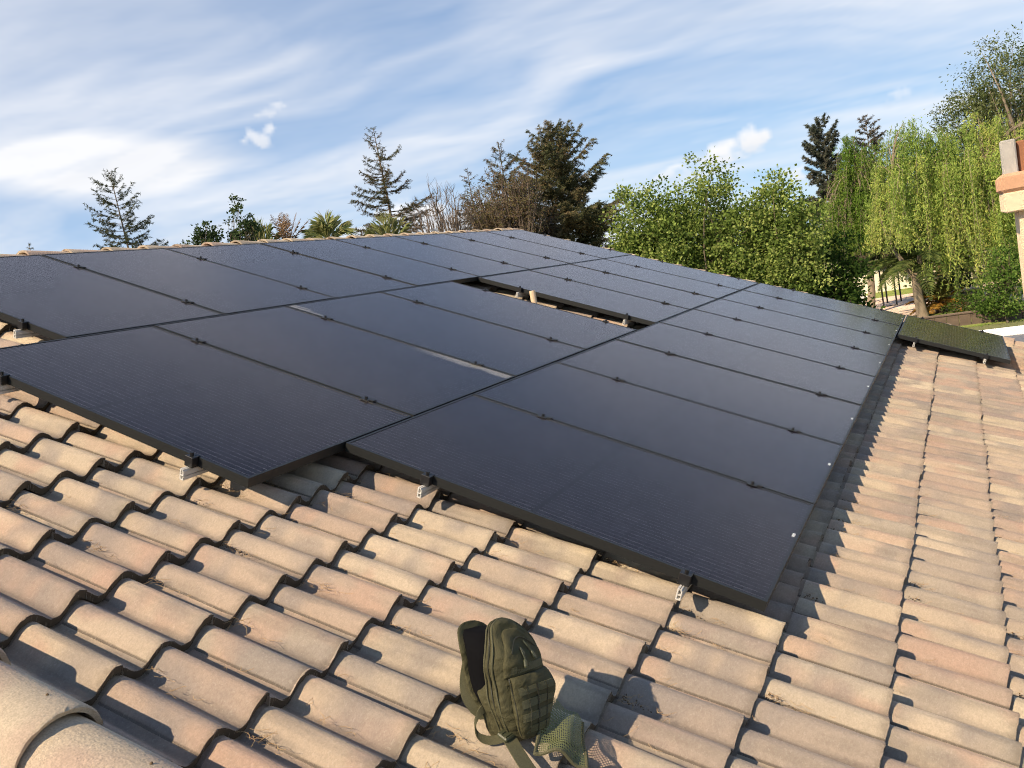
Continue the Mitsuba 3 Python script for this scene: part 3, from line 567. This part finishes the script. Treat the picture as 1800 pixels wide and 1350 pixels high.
# willow: forked trunk, limbs and hanging strands
def willow(name, label, base, limbs_, tops, nst, Lr, seed, cols, leaf=.15, trunk=.24, fork=2.1, width=.035, floor=lambda y: .2):
    r = rng(seed); base = np.array(base, float); k = root(name); tag(k, label, 'tree'); ms = []
    for pts, r0, r1 in limbs_: ms.append(tube(curve(pts, 14), np.linspace(r0, r1, 14), 9))
    T_ = np.array(tops, float); w_ = T_[:, 3] * T_[:, 4]; nc_ = nst // 22; pc = r.choice(len(T_), nc_, p=w_ / w_.sum())
    ang = r.uniform(0, 2 * np.pi, nc_); rc_ = np.sqrt(r.random(nc_)); Lc = r.uniform(.45, 1.0, nc_); Gc = r.random(nc_); zc = r.uniform(.15, 1.0, nc_)
    ci = np.repeat(np.arange(nc_), 22); nst = len(ci); pk = pc[ci]; rad = np.minimum(rc_[ci] + .0, 1)
    cxy = np.stack([T_[pk, 0] + T_[pk, 3] * rad * np.cos(ang[ci]), T_[pk, 1] + T_[pk, 4] * rad * np.sin(ang[ci])], 1)
    st = np.concatenate([cxy + .19 * r.normal(size=(nst, 2)), (T_[pk, 2] + T_[pk, 5] * np.sqrt(np.clip(1 - rad ** 2, 0, 1)) * zc[ci] + .18 * r.normal(size=nst))[:, None]], 1)
    ends = [np.asarray(p)[-1] for p, _, _ in limbs_]
    for i in range(0, nst, max(1, nst // 90)):
        a = ends[int(np.argmin([np.linalg.norm(st[i] - e) for e in ends]))]; md = (a + st[i]) / 2 + [0, 0, .25 * np.linalg.norm(st[i] - a)]
        ms.append(tube(curve([a, md, st[i]], 7), np.linspace(.05, .01, 7), 4, cap=False))
    C, D, G = [], [], []; strands = []
    for i in range(nst):
        L = (Lr[0] + (Lr[1] - Lr[0]) * Lc[ci[i]]) * (.55 + .6 * rad[i]) * r.uniform(.6, 1.05); L = min(L, st[i, 2] - floor(st[i, 1]) - abs(r.normal()) * .5); L = max(L, .4)
        dx = .22 * r.normal(size=2) * L * .6; s = np.linspace(0, 1, 6)
        out = (st[i, :2] - T_[pk[i], :2]); out = out / (np.linalg.norm(out) + .2) * .35
        P = st[i] + np.stack([dx[0] * s ** 2 + out[0] * np.sin(s * 1.6), dx[1] * s ** 2 + out[1] * np.sin(s * 1.6), .25 * np.sin(s * 3) * (s < .5) - L * s ** 1.15], 1)
        if i % 5 == 0: strands.append(tube(P, [.008, .007, .006, .005, .004, .003], 3, cap=False))
        n = int(L * 17); t = r.random(n) * 5; j = t.astype(int); q = P[j] + (P[np.minimum(j + 1, 5)] - P[j]) * (t - j)[:, None]
        C.append(q + .045 * r.normal(size=(n, 3))); D.append(np.array([0, 0, -1]) + .75 * r.normal(size=(n, 3))); G.append(np.full(n, .7 * Gc[ci[i]] + .3 * r.random()))
    m = cat(ms); m.apply_translation(base); add(k + '__trunk', m, 'm_barkpale', smooth=50)
    s_ = cat(strands); s_.apply_translation(base); add(k + '__twigs', s_, 'm_barkpale')
    C = np.vstack(C) + base; D = np.vstack(D); G = np.concatenate(G); n = len(C)
    V, F = leaves(C, D, leaf * r.uniform(.7, 1.3, n), width * r.uniform(.7, 1.3, n), r)
    tone = np.clip(.5 * G + .5 * meshkit.noise(C * .55, seed) + .15 * r.normal(size=n), 0, .999)
    add(k + '__crown', (V, F), 'm_leaf', color=leaf_colors(cols, n, r, .25, pick=(tone * len(cols)).astype(int)))
WIL = [(0.190, 0.286, 0.067), (0.295, 0.412, 0.094), (0.422, 0.515, 0.132), (0.571, 0.583, 0.158)]
willow('willow', 'big weeping willow with forked bare trunk beside the chimney', (38.4, -3.75, 0),
       [([(0, 0, 0), (-.02, .1, .8), (.05, .12, 1.75)], .24, .17), ([(.05, .12, 1.75), (.1, .35, 2.2), (.2, .75, 3.0), (.3, 1.2, 4.6)], .13, .06), ([(.05, .12, 1.75), (.05, -.1, 2.4), (.0, -.25, 3.6), (.2, -.9, 6.0)], .15, .06),
        ([(.03, -.1, 2.5), (.3, -.8, 3.6), (.3, -2.0, 5.0), (.3, -3.0, 5.6)], .10, .05), ([(.0, -.25, 3.6), (.1, .1, 4.6), (.1, .5, 6.2)], .10, .05)],
       [(.2, -.6, 6.4, 1.6, 1.7, 2.3), (.2, .9, 5.0, 1.3, 1.2, 1.7), (.3, -2.4, 6.0, 1.6, 1.6, 2.2), (.4, -3.7, 5.2, 1.3, 1.3, 1.9), (1.2, -1.5, 5.0, 1.6, 2.2, 1.8), (.1, -2.4, 3.4, .9, 1.3, .8), (-.3, -3.2, 3.6, .8, .9, 1.2), (.2, -4.3, 6.4, 1.4, 1.3, 1.8), (.2, -.2, 7.6, .6, .8, 1.0)], 2300, (1.2, 5.6), 81, WIL, floor=lambda y: 2.9 if y > -.6 else 1.6 if y > -1.6 else .1)
willow('willow', 'brighter green willow hanging left of the big one', (43.4, -1.1, 0),
       [([(0, 0, 0), (.1, -.25, 2.0), (0, -.1, 4.5), (0, -.3, 7)], .2, .07)],
       [(0, -.5, 7.0, 1.1, 1.0, 2.2), (0, .7, 5.6, 1.1, 1.1, 1.8), (0, -.9, 5.6, 1.2, 1.2, 1.7), (-.4, .9, 4.2, 1.0, 1.1, 1.3)], 1300, (1.2, 4.2), 82, [(.11, .20, .035), (.17, .27, .05), (.24, .32, .065)], floor=lambda y: 3.0)

EUC = [(.10, .135, .05), (.15, .185, .07), (.22, .245, .11)]
crown_tree('eucalyptus', 'tall greyish green eucalyptus, highest tree at the right edge', None, (49.3, -8.6, 0), [(0, 0, 10.2, 2.2, 2.2, 2.3), (0, 1.8, 8.9, 1.8, 1.9, 1.9), (0, -2.2, 9.0, 2.0, 2.4, 2.4), (0, .5, 7.2, 2.2, 3.0, 1.8)], 900, 36, .17, .26, EUC, 91, trunk=.3, aspect=.4, droop=.5, bark_='m_barkpale', limbs=160, clump=.3)

# the masses behind the willow
SHADE = [(0.065, 0.098, 0.041), (0.114, 0.146, 0.049), (0.179, 0.188, 0.073), (0.227, 0.179, 0.090)]
for i, (lab, b, blobs, n) in enumerate((
        ('dark green tree behind the left willow', (62, .2, 0), [(0, 0, 4.5, 2, 2.3, 3.2), (0, 0, 2, 2, 2.6, 2)], 240),
        ('olive tree crown behind the big willow', (56, -4.5, 0), [(0, 0, 5.0, 2.2, 2.8, 3.4), (0, 0, 2, 2, 3, 2)], 300),
        ('brownish tree crown behind the willow near the chimney', (54, -9.5, 0), [(0, 0, 4.6, 2.2, 3.2, 3.3), (0, 0, 1.8, 2.4, 3.4, 2)], 320))):
    crown_tree('broadleaf_tree', lab, None, b, blobs, n, 24, .24, .34, SHADE, 95 + i, trunk=.2)
crown_tree('shrub', 'tall green shrub at the foot of the willow next to the chimney', None, (33.4, -6.75, 0), [(0, 0, 1.3, .7, .75, 1.1), (.1, .25, .8, .8, .8, .8), (.1, -.4, 2.2, .7, .7, .9)], 170, 26, .11, .15, [(.08, .15, .03), (.13, .22, .045), (.18, .27, .06)], 111, trunk=.05)
crown_tree('shrub', 'low leafy shrub behind the retaining wall under the willow', None, (36.2, -5.6, 0), [(0, 0, .5, .8, 1.0, .5)], 60, 24, .10, .14, [(.05, .09, .02), (.09, .13, .03)], 112, trunk=.04)
crown_tree('shrub', 'dark clipped shrub behind the stone planter', None, (42.6, -5.3, 0), [(0, 0, .9, .7, .8, .9)], 70, 24, .10, .14, [(.02, .04, .015), (.04, .065, .02)], 113, trunk=.04)

palm('palm', 'low palm with long arching green fronds before the white wall', None, (39.2, -3.75, 0), 2.55, 40, 3.3, 121, [(.15, .20, .06), (.21, .245, .085), (.10, .145, .05)], elevs=(.05, 1.25), sag=.62, nleaf=40, leaflen=.5, wid=.018, trunk=.16)
palm('palm', 'small palm with golden dry fronds at the willow trunk', None, (39.6, -4.45, 0), .55, 30, 1.5, 122, [(.16, .17, .05), (.22, .2, .06)], elevs=(-.35, 1.35), sag=.35, nleaf=26, leaflen=.4, wid=.02, trunk=.2, dead=16, dead_cols=[(.42, .24, .05), (.5, .3, .07), (.33, .17, .05)])

# garden pieces seen between palm and roof edge
add('patio', box(40.2, 52.6, -9, 1.0, .0, .004), 'm_patio', kind='structure')
add('lawn', box(52.7, 60, -8, 6, .0, .006), 'm_lawn', kind='structure')
add('garden_bed', box(33.4, 40.1, -8, -3.95, .0, .03), 'm_lawn', kind='structure')
GW = root('garden_wall'); tag(GW, 'long sunlit white block wall behind the lawn', 'wall')
add(GW + '__wall', bevel_box(57.0, 57.2, -7, 12, 0, 1.35, .01), 'm_blockwall'); add(GW + '__coping', bevel_box(56.96, 57.24, -7, 12, 1.352, 1.42, .01), 'm_white')
RW = root('retaining_wall'); tag(RW, 'low dark brown retaining wall below the willow', 'wall')
for i in range(9):
    y = -3.9 - i * .42
    add(RW + '__block', bevel_box(33.9, 34.15, y - .41, y, 0, .47, .012), 'm_brownwall')
add(RW + '__coping', bevel_box(33.86, 34.19, -7.7, -3.9, .472, .53, .01), 'm_brownwall')
PB = root('stone_planter'); tag(PB, 'grey stone planter wall right of the golden palm', 'planter')
rs = rng(130)
for i in range(5):
    for q in range(2):
        y = -4.6 - i * .3 - .1 * q; add(PB + '__stone', bevel_box(41.0 + .02 * rs.normal(), 41.35, y - .28, y, .02 + q * .33, .33 + q * .33, .04), 'm_stone')
add(PB + '__coping', bevel_box(40.95, 41.6, -6.2, -4.55, .70, .78, .02), 'm_patio')
add(PB + '__soil', box(41.36, 42.6, -6.2, -4.6, 0, .68), 'm_ground')
SF = root('swing_frame'); tag(SF, 'thin black metal frame standing on the patio by the palm', 'frame')
for (x, y) in ((46.3, -1.55), (46.3, -2.2), (48.3, -1.6), (48.3, -2.3)): add(SF + '__post', box(x - .04, x + .04, y - .04, y + .04, .005, 1.9), 'm_darkmetal')
add(SF + '__top_bar', box(46.2, 48.4, -2.36, -2.28, 1.902, 1.96), 'm_darkmetal'); add(SF + '__top_bar', box(46.2, 48.4, -1.6, -1.52, 1.902, 1.96), 'm_darkmetal'); add(SF + '__foot_bar', box(46.27, 46.33, -2.15, -1.6, .01, .05), 'm_darkmetal')
FN = root('rail_fence'); tag(FN, 'short white rail fence in front of the white wall', 'fence')
for y in (.55, -.1, -.75): add(FN + '__post', box(50.2, 50.35, y - .07, y + .07, 0, 1.0), 'm_white')
for z in (.3, .62): add(FN + '__rail', box(50.25, 50.3, -.68, .48, z, z + .12), 'm_white')
NP = root('utility_post'); tag(NP, 'thin dark post standing before the white wall', 'post')
add(NP + '__post', box(53.0, 53.06, 1.35, 1.41, 0, 1.9), 'm_darkmetal')

# ------------------------------------------------------------------ dry pine needles and grit lying in the tile valleys
r = rng(140); nd = []; gr = []
for k in range(-3, 8):
    for j in range(-10, 30):
        vb = VBUTT + k * COURSE + .02; u = U0 + PITCH * (j + .5)
        P = W(u, vb, VALLEY)
        if not seen(P) or np.linalg.norm(P - CAM) > 5.0: continue
        near = r.random()
        n = r.integers(0, 4) if near < .6 else r.integers(4, 16)
        for _ in range(n):
            uu, vv = u + .012 * r.normal(), vb + abs(.09 * r.normal()); az = r.normal() * .5; L = r.uniform(.02, .055); c_ = r.normal() * .012
            o = np.array([math.sin(az), math.cos(az)]); lift = r.uniform(.003, .02)
            pts = [W(uu + o[0] * L * (s - .5) + c_ * (s - .5) ** 2 * 4, vv + o[1] * L * (s - .5), VALLEY + .012 + .004 + lift * s * (r.random() < .9) - .0629 * 0 - (COURSE - (vv - vb)) * 0 ) for s in (0, .33, .66, 1)]
            nd.append(tube(pts, .0006, 3, cap=False))
        if near > .80 and u > -.8:
            for _ in range(r.integers(8, 34)):
                q = trimesh.creation.icosphere(0, r.uniform(.0012, .0035)); q.vertices *= r.uniform(.5, 1.5, 3); q.apply_translation(W(u + .010 * r.normal(), vb + abs(.05 * r.normal()), VALLEY + .0135)); gr.append(q)
scene['m_straw'] = prin((.42, .27, .13), .8); scene['m_grit'] = prin((.13, .085, .045), .9)
add('pine_needles', cat(nd), 'm_straw', label='dry pine needles scattered in the valleys of the roof tiles', cat='pine needles', kind='stuff')
add('leaf_litter', cat(gr), 'm_grit', label='brown crumbs of leaf litter collected in the tile valleys', cat='leaf litter', kind='stuff')

# ------------------------------------------------------------------ backpack
BP = root('backpack'); tag(BP, 'open olive green tactical backpack standing on the roof tiles', 'backpack')
vh = np.array([.832, .555, 0]); rh = np.array([.555, -.832, 0]); upv = np.array([0, 0, 1.])
yw = math.radians(41)
bn = -vh * math.cos(yw) + rh * math.sin(yw); bx = rh * math.cos(yw) + vh * math.sin(yw)
bz = upv * 1.0 + vh * .16 + rh * .10; bz /= np.linalg.norm(bz); bn = bn - bz * (bn @ bz); bn /= np.linalg.norm(bn); bx = np.cross(bn, bz) * -1
bx = np.cross(bz, bn) * -1 if np.dot(np.cross(bz, bn), bx) < 0 else np.cross(bz, bn)
PBASE = W(-.965, 4.865, -.115)
def slump(q):
    """soft fabric: the top leans over, the flanks sag and fold"""
    q = np.array(q, float); q[..., 0] *= .74 + .26 * np.clip(q[..., 2] / .15, 0, 1); x, y, z = q[..., 0].copy(), q[..., 1].copy(), q[..., 2].copy()
    q[..., 0] = x - .012 * np.clip((z - .16) / .18, 0, 1) ** 1.4 + .004 * np.sin(math.pi * np.clip(z / .30, 0, 1)) * np.sign(x) * (x > 0) + .004 * np.sin(46 * z + 20 * y + 9 * x)
    q[..., 1] = y + .006 * np.sin(38 * z + 25 * x) * np.clip(z * 12, 0, 1) + .010 * np.sin(15 * x + 9 * z)
    q[..., 2] = z - .10 * np.clip(x, 0, .2) * np.clip((z - .1) / .2, 0, 1) * 1.6 + .05 * np.clip(-x, 0, .2) * np.clip((z - .2) / .12, 0, 1)
    return q
def pk(m):
    KX, KY, KZ = .88, .84, .86
    if isinstance(m, np.ndarray): m = slump(m) * [KX, KY, KZ]; return PBASE + m[..., :1] * bx + m[..., 1:2] * bn + m[..., 2:3] * bz
    m = m.copy(); m.vertices = slump(m.vertices) * [KX, KY, KZ]; m.vertices = PBASE + m.vertices[:, :1] * bx + m.vertices[:, 1:2] * bn + m.vertices[:, 2:3] * bz
    if np.dot(np.cross(bx, bn), bz) < 0: m.invert()
    return m
def sup(n_, e):
    g = np.linspace(0, 2 * np.pi, n_, endpoint=False); c, s = np.cos(g), np.sin(g)
    return np.sign(c) * np.abs(c) ** e, np.sign(s) * np.abs(s) ** e
def loft(levels, n_=44, nz=26, e=.62, wob=0.0, seed=0):
    L = np.array(levels, float); from_ = np.linspace(0, 1, len(L)); t = np.linspace(0, 1, nz)
    from scipy.interpolate import PchipInterpolator
    Q = PchipInterpolator(from_, L)(t); cx, sy = sup(n_, e); rr_ = rng(seed)
    P = np.stack([Q[:, 1:2] + Q[:, 3:4] * cx, Q[:, 2:3] + Q[:, 4:5] * sy, np.repeat(Q[:, :1], n_, 1)], -1)
    if wob: w_ = (meshkit.noise(P * 22, seed) - .5) * 2 + .5 * (meshkit.noise(P * 55, seed + 9) - .5) * 2; P[..., 1] += wob * 1.3 * w_; P[..., 0] += wob * 1.3 * ((meshkit.noise(P * 22 + 50, seed) - .5) * 2 + .5 * (meshkit.noise(P * 55 + 20, seed) - .5) * 2)
    P = np.concatenate([P, P[:, :1]], 1); m = grid_mesh(P)
    for row, inv in ((P[0, :-1], False), (P[-1, :-1], True)):
        c = row.mean(0); V = np.vstack([row, [c]]); i = np.arange(n_); F = np.stack([i, (i + 1) % n_, i * 0 + n_], 1)
        m = cat([m, trimesh.Trimesh(V, F[:, ::-1] if not inv else F, process=False)])
    m.merge_vertices(); m.fix_normals(); return m
#            z    cx   cy    hw   hd
front = [(.000, 0, .030, .050, .030), (.020, 0, .036, .072, .042), (.08, 0, .040, .090, .048), (.15, 0, .040, .099, .048), (.22, 0, .036, .099, .043), (.275, -.002, .028, .088, .036), (.315, -.005, .020, .066, .029), (.340, -.008, .014, .036, .019), (.347, -.009, .012, .012, .008)]
backs = [(.000, 0, -.020, .052, .014), (.03, 0, -.026, .080, .016), (.12, 0, -.042, .098, .013), (.20, -.004, -.066, .102, .009), (.26, -.010, -.088, .092, .007), (.30, -.016, -.104, .070, .006), (.322, -.020, -.112, .042, .005), (.330, -.022, -.115, .015, .004)]
guss = [(.002, 0, .005, .048, .03), (.03, 0, .003, .079, .035), (.10, 0, .0, .096, .040), (.15, 0, -.004, .098, .040), (.18, 0, -.008, .090, .036)]
lin = [(.09, 0, -.012, .090, .03), (.15, -.001, -.020, .0965, .042), (.20, -.003, -.030, .0985, .052), (.25, -.007, -.042, .0885, .060), (.29, -.012, -.054, .068, .062), (.312, -.014, -.062, .042, .058)]
add(BP + '__body', pk(loft(front, wob=.004, seed=3)), 'm_cordura', smooth=True)
add(BP + '__back_panel', pk(loft(backs, wob=.003, seed=4)), 'm_cordura', smooth=True)
add(BP + '__side_gusset', pk(loft(guss, wob=.003, seed=5)), 'm_cordura', smooth=True)
add(BP + '__lining', pk(loft(lin)), 'm_lining', smooth=True, label='black inside of the open main compartment')
lowp = [(.012, .004, .080, .046, .010), (.03, .004, .086, .062, .016), (.09, .004, .092, .074, .020), (.15, .004, .092, .078, .020), (.185, .004, .086, .076, .014), (.198, .004, .080, .07, .006)]
upp = [(.196, 0, .072, .078, .012), (.23, 0, .072, .078, .014), (.27, -.002, .062, .068, .013), (.305, -.005, .050, .046, .010), (.32, -.006, .044, .022, .005)]
add(BP + '__front_pocket', pk(loft(lowp, wob=.003, seed=6)), 'm_cordura', smooth=True)
add(BP + '__top_pocket', pk(loft(upp, wob=.003, seed=7)), 'm_cordura', smooth=True)
from scipy.interpolate import PchipInterpolator
def at_level(levels, z):
    L = np.array(levels); return [float(PchipInterpolator(L[:, 0], L[:, i])(z)) for i in (1, 2, 3, 4)]
def on_front(levels, z, x, lift=.001, e=.62):
    cx, cy, hw, hd = at_level(levels, z); q = min(abs(x - cx) / hw, .995); return np.array([x, cy + hd * (1 - q ** (2 / e)) ** (e / 2) + lift, z])
def band(levels, z0, z1, x0, x1, lift=.0022, n_=16):
    xs = np.linspace(x0, x1, n_); g = np.array([[on_front(levels, z, x, lift) for x in xs] for z in np.linspace(z0, z1, 3)]); i = g.copy(); i[..., 1] -= .003
    return cat([grid_mesh(g), grid_mesh(i[:, ::-1]), grid_mesh(np.stack([g[0], i[0]], 0)), grid_mesh(np.stack([i[-1], g[-1]], 0))])
for z in (.035, .072, .109, .146): add(BP + '__webbing_strap', pk(band(lowp, z, z + .022, -.05 if z < .04 else -.062, .056 if z < .04 else .066)), 'm_webbing')
for x in (-.034, .0, .034): add(BP + '__stitch_line', pk(tube([on_front(lowp, z, x, .0035) for z in np.linspace(.034, .17, 9)], .0009, 4)), 'm_zip')
add(BP + '__webbing_strap', pk(band(upp, .206, .226, -.064, .064)), 'm_webbing')
def outline(levels, cyoff, out=.001, n_=60):
    L = np.array(levels); z = np.linspace(L[0, 0] + .01, L[-1, 0], n_); q = np.array([at_level(levels, t) for t in z])
    a = np.stack([q[:, 0] - q[:, 2] - out, q[:, 1] + cyoff * q[:, 3], z], 1); b = np.stack([q[:, 0] + q[:, 2] + out, q[:, 1] + cyoff * q[:, 3], z], 1)
    return np.vstack([a, b[::-1]])
for off in (-.45, .35): add(BP + '__piping', pk(tube(outline(front, off), .0028, 6)), 'm_webbing')
add(BP + '__zipper', pk(tube(outline(front, -.05, .0005), .0024, 5)), 'm_zip')
add(BP + '__piping', pk(tube(outline(lowp, .2), .002, 5)), 'm_zip')
add(BP + '__zipper', pk(tube([on_front(upp, .295 - 22 * x * x * .5, x, .0012) for x in np.linspace(-.055, .055, 22)], .0024, 5)), 'm_zip')
for x, z, tilt_ in ((.012, .284, .012), (-.014, .270, -.004)):
    a = on_front(upp, z, x, .004); b = on_front(upp, z - .03, x + tilt_, .006); c = on_front(upp, z - .052, x + tilt_ * 1.3, .007)
    add(BP + '__zipper_pull', pk(cat([tube([a, (a + b) / 2 + [.004, .003, 0], b], .0018, 5), tube([a, (a + b) / 2 - [.004, -.003, 0], b], .0018, 5), tube([b, b + (c - b) * .2, c - (c - b) * .2, c], [.003, .0058, .0058, .004], 8)])), 'm_plastic_olive')
def ribbon(pts, wv, th=.003, n_=20):
    P = curve(pts, n_); t = np.gradient(P, axis=0); wv = np.asarray(wv); wv = np.broadcast_to(wv, P.shape); nn_ = np.cross(t, wv); nn_ /= np.linalg.norm(nn_, axis=1, keepdims=True)
    a, b = P + wv / 2, P - wv / 2; o = nn_ * th / 2
    ring_ = np.stack([a + o, b + o, b - o, a - o, a + o], 1); return grid_mesh(ring_)
# shoulder strap with buckle lying on the tiles, second strap, netting flap
S = [pk(np.array([[-.045, .045, .028]]))[0], W(-.985, 4.842, -.085), W(-1.02, 4.875, -.078), W(-1.075, 4.955, -.083), W(-1.12, 5.05, -.092)]
add(BP + '__shoulder_strap', ribbon(S, (EX * .62 + EV * .1 - EN * .0) * .066), 'm_webbing', label='flat olive strap with buckle trailing down the tiles')
bk = bevel_box(-.027, .027, -.016, .016, -.004, .007, .003); bk2 = cat([bk, box(-.022, .022, -.0095, -.005, .007, .0095), box(-.022, .022, .004, .0085, .007, .0095)])
A4 = np.eye(4); A4[:3, 0] = EX * .96 + EV * .2; A4[:3, 0] /= np.linalg.norm(A4[:3, 0]); A4[:3, 2] = EN * .96 - EX * .2; A4[:3, 2] -= A4[:3, 0] * (A4[:3, 0] @ A4[:3, 2]); A4[:3, 2] /= np.linalg.norm(A4[:3, 2]); A4[:3, 1] = np.cross(A4[:3, 2], A4[:3, 0]); A4[:3, 3] = W(-1.018, 4.872, -.072)
bk2.apply_transform(A4); add(BP + '__buckle', bk2, 'm_plastic_olive')
S2 = [pk(np.array([[-.08, -.03, .10]]))[0], pk(np.array([[-.125, -.03, .07]]))[0], W(-1.035, 4.79, -.09), pk(np.array([[-.06, .02, .012]]))[0]]
add(BP + '__side_strap', ribbon(S2, bz * .022), 'm_webbing')
S3 = [pk(np.array([[-.03, -.075, .30]]))[0], pk(np.array([[-.06, -.10, .24]]))[0], pk(np.array([[-.085, -.08, .16]]))[0], pk(np.array([[-.07, -.045, .06]]))[0]]
add(BP + '__shoulder_strap', ribbon(S3, bx * .03 + bn * .02, .008), 'm_webbing')
# netting: a draped sheet of square mesh with a bound edge
NA, NB, NC, ND = W(-.885, 4.905, -.035), W(-.855, 5.005, -.078), W(-.985, 5.075, -.085), W(-1.035, 4.955, -.072)
nu, nv = 28, 24
def net(s, t):
    P = (NA * (1 - s) * (1 - t) + NB * s * (1 - t) + NC * s * t + ND * (1 - s) * t)
    return P + EN * (.030 * math.sin(math.pi * s) * (.4 + .6 * math.sin(math.pi * min(t * 1.1, 1))) + .010 * math.sin(9 * s + 4 * t) + .008 * math.sin(7 * t + 3 * s))
G = np.array([[net(i / nu, j / nv) for j in range(nv * 1 + 1)] for i in range(nu + 1)])
V, F = [], []; wdt = .19
cell = []
for i in range(nu):
    for j in range(nv):
        a, b, c, d = G[i, j], G[i + 1, j], G[i + 1, j + 1], G[i, j + 1]; ce = (a + b + c + d) / 4; n0 = len(V)
        for q in (a, b, c, d): V += [q, q + (ce - q) * (2 * wdt)]
        for q in range(4):
            o0, i0, o1, i1 = n0 + 2 * q, n0 + 2 * q + 1, n0 + 2 * ((q + 1) % 4), n0 + 2 * ((q + 1) % 4) + 1; F += [[o0, o1, i1], [o0, i1, i0]]
add(BP + '__netting', trimesh.Trimesh(np.array(V), np.array(F), process=False), 'm_netting', label='olive mesh netting flap draped beside the pack')
edge = [net(0, t) for t in np.linspace(0, 1, 12)] + [net(s, 1) for s in np.linspace(0, 1, 12)] + [net(1, t) for t in np.linspace(1, 0, 12)]
add(BP + '__netting_binding', tube(edge, .0045, 6), 'm_webbing')
